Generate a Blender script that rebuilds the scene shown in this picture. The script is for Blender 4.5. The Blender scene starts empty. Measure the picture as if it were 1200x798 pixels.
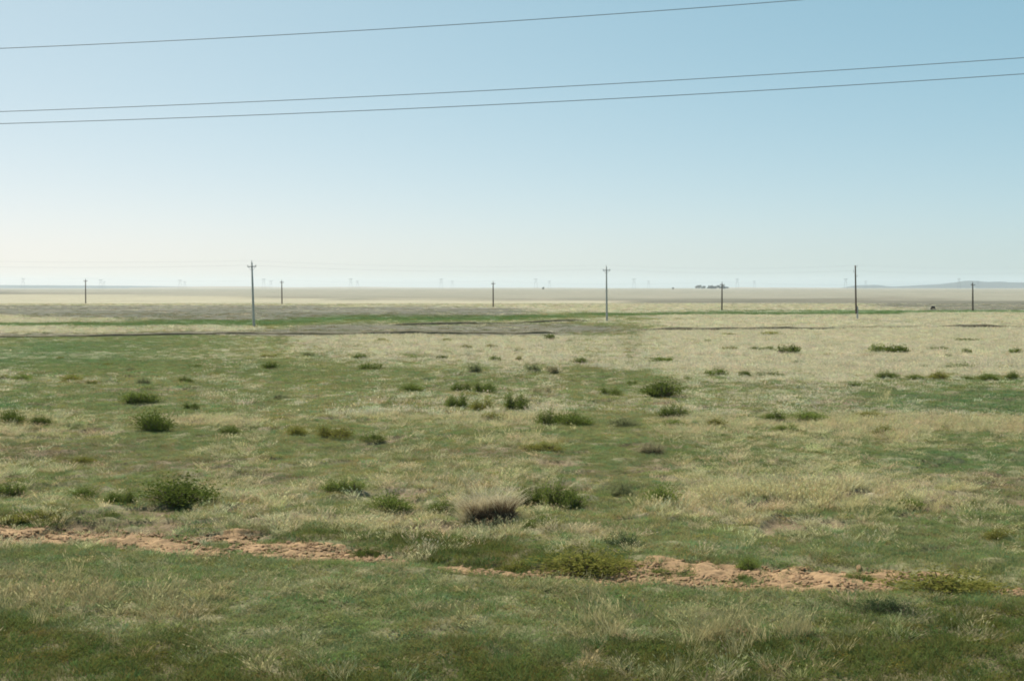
import bpy, bmesh, math, random
import numpy as np
from mathutils import Vector, Matrix, Euler

random.seed(11)
RNG = np.random.default_rng(11)
R = math.radians
sc = bpy.context.scene
col = sc.collection

# ------------------------------------------------------------------ camera
F, HZ, EYE = 1333.3, 337.0, 4.7          # focal length and horizon row (1200 px frame), eye height in metres
cam_d = bpy.data.cameras.new('camera'); cam = bpy.data.objects.new('camera', cam_d); col.objects.link(cam)
cam.location = (0, 0, EYE); cam.rotation_euler = (R(90), 0, 0)
cam_d.sensor_width = 36; cam_d.lens = 40.0; cam_d.shift_y = -(399 - HZ) / 1200
cam_d.clip_start = 0.1; cam_d.clip_end = 60000
sc.camera = cam

# ------------------------------------------------------------------ noise
def _h(ix, iy, s):
    n = (ix.astype(np.int64) * 374761393 + iy.astype(np.int64) * 668265263 + s * 974711) & 0xffffffff
    n = ((n ^ (n >> 13)) * 1274126177) & 0xffffffff
    n = n ^ (n >> 16)
    return (n & 0xffff) / 65535.0
def vnoise(x, y, s=0):
    """value noise, about -1..1"""
    x = np.asarray(x, float); y = np.asarray(y, float)
    ix = np.floor(x); iy = np.floor(y); fx = x - ix; fy = y - iy
    fx = fx * fx * (3 - 2 * fx); fy = fy * fy * (3 - 2 * fy)
    a = _h(ix, iy, s); b = _h(ix + 1, iy, s); c = _h(ix, iy + 1, s); d = _h(ix + 1, iy + 1, s)
    return ((a * (1 - fx) + b * fx) * (1 - fy) + (c * (1 - fx) + d * fx) * fy) * 2 - 1
def fbm(x, y, s=0, o=3):
    t = 0; a = 1; n = 0
    for k in range(o):
        t = t + a * vnoise(x * 2 ** k + 17.3 * k, y * 2 ** k - 9.1 * k, s + k); n += a; a *= .5
    return t / n
def sstep(a, b, x):
    t = np.clip((x - a) / (b - a), 0, 1); return t * t * (3 - 2 * t)

# ------------------------------------------------------------------ lie of the land
def to_map(X, Y):
    Y = np.maximum(np.asarray(Y, float), 3.0)
    return 600 + F * np.asarray(X, float) / Y, HZ + F * EYE / Y
SUP = np.array([(-500, 575), (-200, 590), (0, 604), (100, 606), (200, 612), (300, 622), (400, 637), (480, 648), (560, 655), (640, 662), (700, 663), (780, 657), (830, 657), (900, 660), (980, 664), (1080, 674), (1200, 690), (1500, 725), (1900, 770)], float)
SLO = np.array([(-500, 588), (-200, 606), (0, 630), (100, 637), (200, 644), (300, 650), (380, 656), (480, 660), (560, 669), (640, 676), (760, 684), (860, 689), (1000, 696), (1100, 700), (1200, 708), (1500, 740), (1900, 790)], float)
def soil_mask(X, Y):
    px, py = to_map(X, Y)
    j = 11 * fbm(X / 1.3, Y / .9, 41, 4)
    up = np.interp(px, SUP[:, 0], SUP[:, 1]); lo = np.interp(px, SLO[:, 0], SLO[:, 1])
    m = sstep(-3, 4, py - up + j) * sstep(-3, 4, lo - py + j * .8)
    patch = sstep(-.35, .1, fbm(X / 2.2, Y / 1.2, 47, 3) + np.interp(px, [0, 360, 430, 560, 620, 760, 800, 960, 1040, 1200], [.45, .42, .7, .7, .42, .3, .22, .22, .25, .25]))
    spot = sstep(-.62, -.25, fbm(X / .55, Y / .45, 53, 3))
    return m * patch * spot
def bare_shade_mask(X, Y):
    n = fbm(X / 1.25, Y / .62, 131, 3); g = fbm(X / 9, Y / 5, 137, 2)
    return sstep(.16, .34, n + .42 * g - .10) * sstep(20.5, 23, Y) * (1 - sstep(48, 75, Y))
def height(X, Y):
    X = np.asarray(X, float); Y = np.asarray(Y, float)
    px, py = to_map(X, Y)
    near = 1 - sstep(60, 320, Y)
    z = near * (.16 * fbm(X / 11, Y / 8, 1, 2) + .05 * fbm(X / 2.6, Y / 2.2, 5, 2))
    rough = sstep(13, 16, Y) * (1 - sstep(45, 110, Y))
    hum = np.clip(fbm(X / .75, Y / .6, 9, 2) + .05, 0, 1)
    z = z + rough * .19 * hum * (0.35 + .65 * sstep(-.2, .3, fbm(X / 7, Y / 5, 13, 2)))
    # the worn rut: soil lies a little lower than the turf, with a low bank behind it
    up = np.interp(px, SUP[:, 0], SUP[:, 1]); lo = np.interp(px, SLO[:, 0], SLO[:, 1])
    t = (py - up) / np.maximum(lo - up, 1)
    z = z - .09 * sstep(-.15, .15, t) * sstep(1.3, .8, t) * (Y < 40) * (Y > 12)
    # swell with the dry crest to the right of the tussock
    z = z + .22 * np.exp(-((X - 6.2) / 3.2) ** 2 - ((Y - 25.3) / 1.6) ** 2)
    z = z - .10 * bare_shade_mask(X, Y)
    # far swells
    z = z + sstep(900, 2500, Y) * (1.2 * fbm(X / 900, Y / 1500, 21, 2))
    return z
def ground_at(px, py):
    Y = F * EYE / (py - HZ); X = (px - 600) / F * Y
    for _ in range(4):
        z = float(height(X, Y)); Y = F * (EYE - z) / (py - HZ); X = (px - 600) / F * Y
    return Vector((X, Y, float(height(X, Y))))

# ------------------------------------------------------------------ field map: what grows where
# letter: (ground colour, share of dry grass, colour of the green growth, height, cover)
Z = {
 'P': ((.222, .212, .166), .8, (.22, .22, .12), .6, .5),
 'T': ((.300, .276, .200), .78, (.28, .285, .15), .72, 1.),
 'S': ((.222, .218, .127), .41, (.255, .275, .128), .50, .95),
 'g': ((.160, .174, .090), .15, (.205, .242, .108), .45, .95),
 't': ((.118, .155, .078), .05, (.165, .228, .105), .40, 1.),
 'G': ((.095, .140, .060), .05, (.130, .195, .075), .5, .9),
 'F': ((.128, .122, .092), .30, (.18, .18, .10), .38, .22),
 'f': ((.180, .168, .130), .50, (.20, .20, .11), .5, .4),
 'b': ((.140, .112, .072), .18, (.195, .208, .105), .40, .58),
 'k': ((.080, .085, .038), .05, (.128, .152, .050), .56, 1.),
}
ROWS = [
 (338, 'PPPPPPPPPPPPP'), (342, 'fPPPPPPPPPPPP'), (344, 'FfPPPPPPPPPPP'), (346, 'TTPPPPPPPPPPP'),
 (348.5, 'TTTffPPPPPfPP'), (351, 'TTTTTffffFffP'), (354, 'TTTTTTTTFFFFF'), (357, 'TTTTTTTTTTFFF'),
 (359, 'FFFFFTTTTTFFF'), (362, 'FFFFFFTTTTTFF'), (365, 'FFFFFFTTTGGGG'), (368, 'FFFFFFSGGGGTT'),
 (371, 'TFFFFGGSTTTTT'), (374, 'TTFFGGSTSTTTT'), (377, 'TTGGGSSTTTFTT'), (380, 'GGGGSFFSTTTTT'),
 (384, 'TTTSFFFFSTSTT'), (388, 'TTTFFFFFTTTTT'), (392, 'FFFFFFFSTTTTT'), (396, 'gggSTTTTTTTTT'),
 (403, 'gtgSTTTTTTTTT'), (411, 'ttgSTTTTTTTTT'), (420, 'ttgSSTTTTTTTT'), (430, 'tgggSSSTTTTTT'),
 (438, 'SggggSSgSSTTT'), (446, 'gSSgSgSggSggg'), (456, 'gggSSgSSggggg'), (466, 'tgSgSSSSSgttt'),
 (478, 'tggSSSTSSgttt'), (488, 'SSgSSTSSSgSSS'), (497, 'SSTSSSSSSSTST'), (508, 'SSgSSggSSgSgg'),
 (520, 'bbgSgSSgggggg'), (532, 'bbSgSbggggttt'), (545, 'SSbSSSbgbggtt'), (558, 'SgSbSSSbSggbb'),
 (572, 'gSSSTSgSgSSSb'), (586, 'gSSTSSSgSTTSg'), (600, 'kgSSSSSSTSgSg'), (615, 'gggbgSSSSSggg'),
 (632, 'ggggkkkgSgggg'), (650, 'gggggkkkggggg'), (668, 'bggggggggkggg'), (685, 'Sgggggggggggg'),
 (705, 'SSggggggggggg'), (725, 'gSSgggggggkgk'), (745, 'kgkggggggggkk'), (765, 'kkkkgkgkkkkkk'),
 (800, 'kkkkkkkkkkkkk'),
]
_py = np.array([r[0] for r in ROWS], float)
_prop = np.array([[list(Z[c][0]) + [Z[c][1]] + list(Z[c][2]) + [Z[c][3], Z[c][4]] for c in r[1]] for r in ROWS])   # rows x 13 x 9
def field(X, Y):
    """ground colour (3), dry share, green colour (3), height, cover at a place"""
    px, py = to_map(X, Y)
    s = np.clip(Y / 45, .55, 40)
    wob = fbm(X / (3.2 * s), Y / (2.4 * s), 61, 3)
    wob2 = fbm(X / (6 * s), Y / (5 * s), 67, 2)
    py = HZ + (py - HZ) * (1 + .05 * wob * (.45 + .55 * sstep(355, 420, py)))
    px = px + 130 * wob2
    i = np.clip(np.searchsorted(_py, py) - 1, 0, len(_py) - 2)
    fy = np.clip((py - _py[i]) / (_py[i + 1] - _py[i]), 0, 1); fy = sstep(.15, .85, fy)
    cx = np.clip(px / 100, 0, 11.999); j = np.floor(cx).astype(int); fx = cx - j
    fy = fy[..., None]; fx = fx[..., None]
    return (_prop[i, j] * (1 - fx) + _prop[i, j + 1] * fx) * (1 - fy) + (_prop[i + 1, j] * (1 - fx) + _prop[i + 1, j + 1] * fx) * fy

# ------------------------------------------------------------------ helpers
def link(o, parent=None):
    col.objects.link(o)
    if parent: o.parent = parent
    return o
def tag(o, label=None, cat=None, group=None, kind=None):
    for k, v in (('label', label), ('category', cat), ('group', group), ('kind', kind)):
        if v: o[k] = v
    return o
def empty(name, loc, label, cat, group=None):
    o = bpy.data.objects.new(name, None); o.empty_display_size = .2; o.location = loc
    return tag(link(o), label, cat, group)
def np_mesh(name, verts, faces, mat=None, smooth=False):
    """faces: list of int arrays (n,k)"""
    me = bpy.data.meshes.new(name)
    verts = np.asarray(verts, np.float32)
    me.vertices.add(len(verts)); me.vertices.foreach_set('co', verts.ravel())
    faces = [np.asarray(f, np.int32) for f in faces if len(f)]
    nl = sum(f.size for f in faces); nf = sum(len(f) for f in faces)
    me.loops.add(nl); me.polygons.add(nf)
    me.loops.foreach_set('vertex_index', np.concatenate([f.ravel() for f in faces]))
    tot = np.concatenate([np.full(len(f), f.shape[1], np.int32) for f in faces])
    st = np.concatenate([[0], np.cumsum(tot)[:-1]]).astype(np.int32)
    me.polygons.foreach_set('loop_start', st)
    me.update(calc_edges=True)
    me.polygons.foreach_set('use_smooth', np.full(nf, smooth))
    if mat: me.materials.append(mat)
    return me
class MB:
    def __init__(s): s.v = []; s.f = []
    def tube(s, pts, rad, n=8, caps=True):
        pts = [Vector(p) for p in pts]
        if not hasattr(rad, '__len__'): rad = [rad] * len(pts)
        b0 = len(s.v)
        for i, p in enumerate(pts):
            t = (pts[min(i + 1, len(pts) - 1)] - pts[max(i - 1, 0)]).normalized()
            a = t.cross(Vector((0, 0, 1)) if abs(t.z) < .9 else Vector((1, 0, 0))).normalized(); b = t.cross(a)
            for k in range(n):
                q = 2 * math.pi * k / n
                s.v.append(p + (a * math.cos(q) + b * math.sin(q)) * rad[i])
        for i in range(len(pts) - 1):
            for k in range(n):
                s.f.append((b0 + i * n + k, b0 + i * n + (k + 1) % n, b0 + (i + 1) * n + (k + 1) % n, b0 + (i + 1) * n + k))
        if caps:
            s.f.append(tuple(b0 + k for k in range(n))[::-1]); s.f.append(tuple(b0 + (len(pts) - 1) * n + k for k in range(n)))
        return s
    def box(s, c, d, rot=None, taper=1.0):
        b0 = len(s.v); c = Vector(c)
        for z in (-1, 1):
            for x, y in ((-1, -1), (1, -1), (1, 1), (-1, 1)):
                k = taper if z > 0 else 1
                p = Vector((x * d[0] / 2 * k, y * d[1] / 2 * k, z * d[2] / 2))
                if rot: p = rot @ p
                s.v.append(c + p)
        for q in ((0, 3, 2, 1), (4, 5, 6, 7), (0, 1, 5, 4), (1, 2, 6, 5), (2, 3, 7, 6), (3, 0, 4, 7)): s.f.append(tuple(b0 + i for i in q))
        return s
    def build(s, name, mat, parent=None, smooth=False):
        me = bpy.data.meshes.new(name); me.from_pydata([tuple(v) for v in s.v], [], s.f); me.materials.append(mat)
        if smooth:
            for p in me.polygons: p.use_smooth = True
        return link(bpy.data.objects.new(name, me), parent)

# ------------------------------------------------------------------ materials
def new_mat(name):
    m = bpy.data.materials.new(name); m.use_nodes = True
    nt = m.node_tree; return m, nt, nt.nodes['Principled BSDF']
def noisy(name, c, var=.25, scale=4, rough=.9, bump=0., stretch=(1, 1, 1)):
    m, nt, p = new_mat(name); N = nt.nodes
    tc = N.new('ShaderNodeTexCoord'); mp = N.new('ShaderNodeMapping'); mp.inputs['Scale'].default_value = stretch
    nz = N.new('ShaderNodeTexNoise'); nz.inputs['Scale'].default_value = scale; nz.inputs['Detail'].default_value = 6; nz.inputs['Roughness'].default_value = .65
    mr = N.new('ShaderNodeMapRange'); mr.inputs['From Min'].default_value = .25; mr.inputs['From Max'].default_value = .75
    mr.inputs['To Min'].default_value = 1 - var; mr.inputs['To Max'].default_value = 1 + var
    mx = N.new('ShaderNodeVectorMath'); mx.operation = 'SCALE'; mx.inputs[0].default_value = c
    L = nt.links
    L.new(tc.outputs['Object'], mp.inputs[0]); L.new(mp.outputs[0], nz.inputs['Vector']); L.new(nz.outputs['Fac'], mr.inputs['Value'])
    L.new(mr.outputs[0], mx.inputs['Scale']); L.new(mx.outputs[0], p.inputs['Base Color'])
    p.inputs['Roughness'].default_value = rough; p.inputs['Specular IOR Level'].default_value = .2
    if bump:
        b = N.new('ShaderNodeBump'); b.inputs['Strength'].default_value = 1; b.inputs['Distance'].default_value = bump
        L.new(nz.outputs['Fac'], b.inputs['Height']); L.new(b.outputs[0], p.inputs['Normal'])
    return m
def leafy(name, c=None, var=.3, scale=6, transl=.3):
    """thin leaf: diffuse with some light coming through; colour from the tuft (c None) or varied by noise"""
    m, nt, p = new_mat(name); N = nt.nodes; L = nt.links
    if c is None:
        a = N.new('ShaderNodeAttribute'); a.attribute_type = 'INSTANCER'; a.attribute_name = 'tint'; src = a.outputs['Color']
    else:
        tc = N.new('ShaderNodeTexCoord'); nz = N.new('ShaderNodeTexNoise'); nz.inputs['Scale'].default_value = scale; nz.inputs['Detail'].default_value = 3
        oi = N.new('ShaderNodeObjectInfo')
        mr = N.new('ShaderNodeMapRange'); mr.inputs['From Min'].default_value = .3; mr.inputs['From Max'].default_value = .7
        mr.inputs['To Min'].default_value = 1 - var; mr.inputs['To Max'].default_value = 1 + var
        m2 = N.new('ShaderNodeMapRange'); m2.inputs['To Min'].default_value = .8; m2.inputs['To Max'].default_value = 1.2
        mu = N.new('ShaderNodeMath'); mu.operation = 'MULTIPLY'
        vs = N.new('ShaderNodeVectorMath'); vs.operation = 'SCALE'; vs.inputs[0].default_value = c
        L.new(tc.outputs['Object'], nz.inputs['Vector']); L.new(nz.outputs['Fac'], mr.inputs['Value']); L.new(oi.outputs['Random'], m2.inputs['Value'])
        L.new(mr.outputs[0], mu.inputs[0]); L.new(m2.outputs[0], mu.inputs[1]); L.new(mu.outputs[0], vs.inputs['Scale']); src = vs.outputs[0]
    d = N.new('ShaderNodeBsdfDiffuse'); t = N.new('ShaderNodeBsdfTranslucent'); mx = N.new('ShaderNodeMixShader'); mx.inputs[0].default_value = transl
    L.new(src, d.inputs['Color']); L.new(src, t.inputs['Color']); L.new(d.outputs[0], mx.inputs[1]); L.new(t.outputs[0], mx.inputs[2])
    N.remove(p); L.new(mx.outputs[0], N['Material Output'].inputs['Surface'])
    return m
M_wood = noisy('weathered_wood', (.115, .085, .065), .35, 3, .9, .01, (4, 4, .5))
M_conc = noisy('pole_concrete', (.40, .385, .345), .18, 2.2, .9, .005)
M_stub = noisy('footing_concrete', (.46, .45, .43), .15, 3, .9, .005)
M_steel = noisy('galvanised_steel', (.22, .23, .24), .15, 5, .5)
M_insul = noisy('insulator_glaze', (.30, .31, .30), .1, 5, .25)
M_cable = noisy('cable_aluminium', (.32, .35, .39), .1, 2, .5)
M_far_steel = noisy('pylon_steel', (.16, .18, .20), .1, .3, .6)
M_hide = noisy('dark_hide', (.022, .017, .015), .3, 4, .8)
M_bank = noisy('shaded_bank_earth', (.115, .098, .060), .5, .9, .95, .08)  # soil coloured dark to include the shade on the bank's near face
M_soil = None

def ground_material():
    m, nt, p = new_mat('steppe_ground'); N = nt.nodes; L = nt.links
    a = N.new('ShaderNodeAttribute'); a.attribute_name = 'field'
    tc = N.new('ShaderNodeTexCoord'); prev = None
    for sc_, lo, hi in ((7., .72, 1.28), (.55, .82, 1.18), (.035, .88, 1.12)):
        nz = N.new('ShaderNodeTexNoise'); nz.inputs['Scale'].default_value = sc_; nz.inputs['Detail'].default_value = 5; nz.inputs['Roughness'].default_value = .7
        mr = N.new('ShaderNodeMapRange'); mr.inputs['From Min'].default_value = .3; mr.inputs['From Max'].default_value = .7
        mr.inputs['To Min'].default_value = lo; mr.inputs['To Max'].default_value = hi
        L.new(tc.outputs['Object'], nz.inputs['Vector']); L.new(nz.outputs['Fac'], mr.inputs['Value'])
        v = N.new('ShaderNodeVectorMath'); v.operation = 'SCALE'
        L.new((prev or a.outputs['Vector']) if prev is None else prev, v.inputs[0]); L.new(mr.outputs[0], v.inputs['Scale']); prev = v.outputs[0]
        if sc_ == 7.:
            b = N.new('ShaderNodeBump'); b.inputs['Distance'].default_value = .035; b.inputs['Strength'].default_value = .8
            L.new(nz.outputs['Fac'], b.inputs['Height']); L.new(b.outputs[0], p.inputs['Normal'])
    L.new(prev, p.inputs['Base Color']); p.inputs['Roughness'].default_value = .95; p.inputs['Specular IOR Level'].default_value = .1
    return m

# ------------------------------------------------------------------ ground: one sheet out to the horizon
pys = np.concatenate([[800 + 200 * k for k in (6, 4, 2, 1)], np.arange(830, 470, -1.0), np.arange(470, 352, -.55), np.arange(352, 340, -.3), np.arange(340, 337.55, -.12)])
Yr = F * EYE / (pys - HZ); Yr = np.concatenate([[-80, -30, -8, 0], Yr[(Yr > 1.5)]]); Yr = np.unique(Yr)
uu = np.linspace(-1, 1, 861); uu = np.sign(uu) * (.62 * np.abs(uu) + .38 * np.abs(uu) ** 5)
XX = uu[None, :] * (1.05 * np.maximum(Yr, 6) + 12)[:, None]; YY = np.repeat(Yr[:, None], len(uu), 1)
ZZ = height(XX, YY)
fld = field(XX, YY)
st_ = np.clip(YY / 40, .6, 5)
mos = .55 * fbm(XX / (2.6 * st_), YY / (1.3 * st_), 103, 3) + .30 * fbm(XX / (8 * st_), YY / (3.2 * st_), 105, 2) + .35 * fbm(XX / (5 * st_), YY / (.8 * st_), 107, 3)
fld[..., :3] *= (1 + np.clip(mos, -.6, .6)[..., None] * np.array((.55, .42, .45)) * (sstep(.1, .35, fld[..., 3]) * (1 - .6 * sstep(.5, .8, fld[..., 3])))[..., None])
colr = fld[..., :3] * (1 + .10 * fbm(XX / 1.3, YY / 1.1, 77, 3) * (YY < 200))[..., None]
# bare earth and thatch show between the tufts close by
earth = np.array((.205, .150, .095))
w = (.38 * (1 - sstep(40, 170, YY)))[..., None]
colr = colr * (1 - w) + earth * w
bm_ = (.85 * bare_shade_mask(XX, YY))[..., None]; colr = colr * (1 - bm_) + np.array((.150, .108, .068)) * bm_  # dark bare earth, also painted in as the shadow between hummocks
nr, nc = XX.shape
idx = np.arange(nr * nc).reshape(nr, nc)
quads = np.stack([idx[:-1, :-1], idx[:-1, 1:], idx[1:, 1:], idx[1:, :-1]], -1).reshape(-1, 4)
me = np_mesh('ground', np.stack([XX, YY, ZZ], -1).reshape(-1, 3), [quads], ground_material(), True)
at = me.attributes.new('field', 'FLOAT_VECTOR', 'POINT'); at.data.foreach_set('vector', colr.reshape(-1, 3).astype(np.float32).ravel())
ground = tag(link(bpy.data.objects.new('ground', me)), 'wide flat steppe of green and dry grass reaching the horizon', None, None, 'structure')

# ------------------------------------------------------------------ bare soil strip (worn rut) as a sheet of clods lying on the ground
def soil_strip():
    pxs = np.linspace(-330, 1600, 1500); ts = np.linspace(-.25, 1.25, 64)
    up = np.interp(pxs, SUP[:, 0], SUP[:, 1]); lo = np.interp(pxs, SLO[:, 0], SLO[:, 1])
    py = up[None] + (lo - up)[None] * ts[:, None]
    Y = F * EYE / (py - HZ); X = (pxs[None] - 600) / F * Y
    m = soil_mask(X, Y)
    cl = fbm(X / .22, Y / .2, 91, 3); rg = fbm(X / 1.1, Y / .3, 95, 3)
    z = height(X, Y) - .05 + m * .075 + .055 * cl * m + .05 * rg * m
    n0, n1 = X.shape; ii = np.arange(n0 * n1).reshape(n0, n1)
    q = np.stack([ii[1:, :-1], ii[1:, 1:], ii[:-1, 1:], ii[:-1, :-1]], -1).reshape(-1, 4)
    keep = m.reshape(-1)[q].max(1) > .12
    m_ = noisy('bare_soil', (.275, .178, .096), .6, 3.2, .95, .03)
    o = link(bpy.data.objects.new('soil_path', np_mesh('soil_path', np.stack([X, Y, z], -1).reshape(-1, 3), [q[keep]], m_, False)))
    tag(o, 'strip of bare orange brown soil crossing the green grass', None, None, 'structure')
soil_strip()

# ------------------------------------------------------------------ low eroded banks seen as dark lines across the field
def bank(line, hh, label):
    pts = []
    P = np.array(line, float); n = int((P[-1, 0] - P[0, 0]) / 1.2)
    xs = np.linspace(P[0, 0], P[-1, 0], n); ys = np.interp(xs, P[:, 0], P[:, 1])
    Y = F * EYE / (ys - HZ); X = (xs - 600) / F * Y
    Y = Y + 1.3 * fbm(X / 9, X * 0, 33, 3)
    ends = np.minimum(1, np.minimum(np.arange(n), np.arange(n)[::-1]) / 14)
    hgt = hh * np.clip(.85 + .7 * fbm(X / 6, X * 0 + 3, 35, 3), .12, 1.6) * ends
    z = height(X, Y)
    V = np.concatenate([np.stack([X, Y - .15, z - .1], -1), np.stack([X, Y, z + hgt * .65], -1), np.stack([X + .05, Y + .25, z + hgt], -1), np.stack([X, Y + 2.8, z + .4 * hgt], -1), np.stack([X, Y + 5, height(X, Y + 5) - .08], -1)])
    q = []
    for r in range(4):
        a = np.arange(n - 1) + r * n; q.append(np.stack([a, a + 1, a + 1 + n, a + n], -1))
    o = link(bpy.data.objects.new('earth_bank', np_mesh('earth_bank', V, [np.concatenate(q)], M_bank)))
    tag(o, label, None, None, 'structure')
bank([(-160, 396), (0, 395.5), (150, 393.5), (300, 391.5), (470, 392), (655, 391)], .24, 'dark low earth bank in front of the tilted grey pole')
bank([(455, 381.5), (560, 379.5), (650, 377.2), (722, 375)], .26, 'dark short earth bank running to the foot of the middle pole')
bank([(735, 388.5), (870, 387.3), (950, 386), (1000, 384.8), (1100, 384), (1200, 383.3), (1330, 382.5)], .36, 'dark long earth bank in front of the wooden pole')

# ------------------------------------------------------------------ grass (stuff)
def blade_mesh(name, n, h0, h1, spread, w, lean, flare, mat, head=0., segs=3, upright=.0):
    V = []; Q = []; T = []
    for k in range(n):
        a = random.uniform(0, 2 * math.pi); r = spread * math.sqrt(random.random())
        bx, by = r * math.cos(a), r * math.sin(a)
        h = random.uniform(h0, h1); az = a + random.gauss(0, .9)
        fl = flare * random.uniform(.3, 1.2) * h * (1 - upright * random.random())
        dx, dy = math.cos(az) * fl + lean * h * random.uniform(.4, 1.3), math.sin(az) * fl
        ta = random.uniform(0, math.pi); tx, ty = math.cos(ta) * w / 2, math.sin(ta) * w / 2
        b0 = len(V); ww = random.uniform(.7, 1.3)
        for s in range(segs):
            t = s / segs; c = t ** 1.7; k_ = (1 - .55 * t) * ww
            x, y, z = bx + dx * c, by + dy * c, h * (t - .18 * flare * t * t)
            V.append((x - tx * k_, y - ty * k_, z - .02)); V.append((x + tx * k_, y + ty * k_, z - .02))
        V.append((bx + dx, by + dy, h * (1 - .18 * flare)))
        for s in range(segs - 1): Q.append((b0 + 2 * s, b0 + 2 * s + 1, b0 + 2 * s + 3, b0 + 2 * s + 2))
        e = b0 + 2 * (segs - 1); T.append((e, e + 1, e + 2))
        if random.random() < head:
            tip = Vector(V[-1]); hl = random.uniform(.04, .09); hw = w * 1.5
            b0 = len(V); d = Vector((dx, dy, h)).normalized()
            V += [tuple(tip - d * hl * .3), tuple(tip + Vector((hw, 0, hl * .3))), tuple(tip + d * hl), tuple(tip - Vector((hw, 0, -hl * .3)))]; Q.append((b0, b0 + 1, b0 + 2, b0 + 3))
    return np_mesh(name, V, [Q, T] if Q else [T], mat)
def herb_mesh(name, n, spread, h, leaf, mat):
    V = []; Q = []
    for k in range(n):
        a = random.uniform(0, 2 * math.pi); r = spread * math.sqrt(random.random())
        z = h * random.random() * (1 - (r / spread) ** 2 * .7)
        c = Vector((r * math.cos(a), r * math.sin(a), z)); rot = Euler((random.uniform(-1, 1), random.uniform(-1, 1), random.uniform(0, 6.28))).to_matrix()
        l = leaf * random.uniform(.6, 1.3); b0 = len(V)
        for p in ((-l, 0, 0), (0, -l * .3, 0), (l, 0, l * .15), (0, l * .3, 0)): V.append(tuple(c + rot @ Vector(p)))
        Q.append((b0, b0 + 1, b0 + 2, b0 + 3))
    return np_mesh(name, V, [Q], mat)
M_grass = leafy('grass_blade', None, transl=.45)
M_dry = leafy('dry_blade', None, transl=.45)
M_herb = leafy('herb_leaf', None, transl=.4)
M_clod = noisy('soil_clod', (.26, .165, .092), .45, 9, .95)

def scatter(name, P, rot, scl, tint, vid, sources, label):
    lib = bpy.data.collections.new(name + '_kinds')
    for k, m in enumerate(sources): lib.objects.link(bpy.data.objects.new('%s_tuft_%02d' % (name, k), m))
    me = bpy.data.meshes.new(name); n = len(P)
    me.vertices.add(n); me.vertices.foreach_set('co', P.astype(np.float32).ravel())
    for nm, ty, key, arr in (('rot', 'FLOAT_VECTOR', 'vector', rot), ('scl', 'FLOAT_VECTOR', 'vector', scl)):
        me.attributes.new(nm, ty, 'POINT').data.foreach_set(key, arr.astype(np.float32).ravel())
    me.attributes.new('tint', 'FLOAT_COLOR', 'POINT').data.foreach_set('color', np.concatenate([tint, np.ones((n, 1))], 1).astype(np.float32).ravel())
    me.attributes.new('vid', 'INT', 'POINT').data.foreach_set('value', vid.astype(np.int32))
    o = link(bpy.data.objects.new(name, me)); tag(o, label, None, None, 'stuff')
    ng = bpy.data.node_groups.new(name + '_scatter', 'GeometryNodeTree')
    ng.interface.new_socket('Geometry', in_out='INPUT', socket_type='NodeSocketGeometry'); ng.interface.new_socket('Geometry', in_out='OUTPUT', socket_type='NodeSocketGeometry')
    N = ng.nodes; L = ng.links
    gi = N.new('NodeGroupInput'); go = N.new('NodeGroupOutput'); ip = N.new('GeometryNodeInstanceOnPoints'); ci = N.new('GeometryNodeCollectionInfo')
    ci.inputs['Collection'].default_value = lib; ci.inputs['Separate Children'].default_value = True; ci.inputs['Reset Children'].default_value = True
    def attr(nm, ty):
        a = N.new('GeometryNodeInputNamedAttribute'); a.data_type = ty; a.inputs['Name'].default_value = nm; return a.outputs['Attribute']
    L.new(gi.outputs[0], ip.inputs['Points']); L.new(ci.outputs[0], ip.inputs['Instance']); ip.inputs['Pick Instance'].default_value = True
    L.new(attr('vid', 'INT'), ip.inputs['Instance Index']); L.new(attr('rot', 'FLOAT_VECTOR'), ip.inputs['Rotation']); L.new(attr('scl', 'FLOAT_VECTOR'), ip.inputs['Scale'])
    L.new(ip.outputs[0], go.inputs[0])
    md = o.modifiers.new('scatter', 'NODES'); md.node_group = ng
    return o

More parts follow.
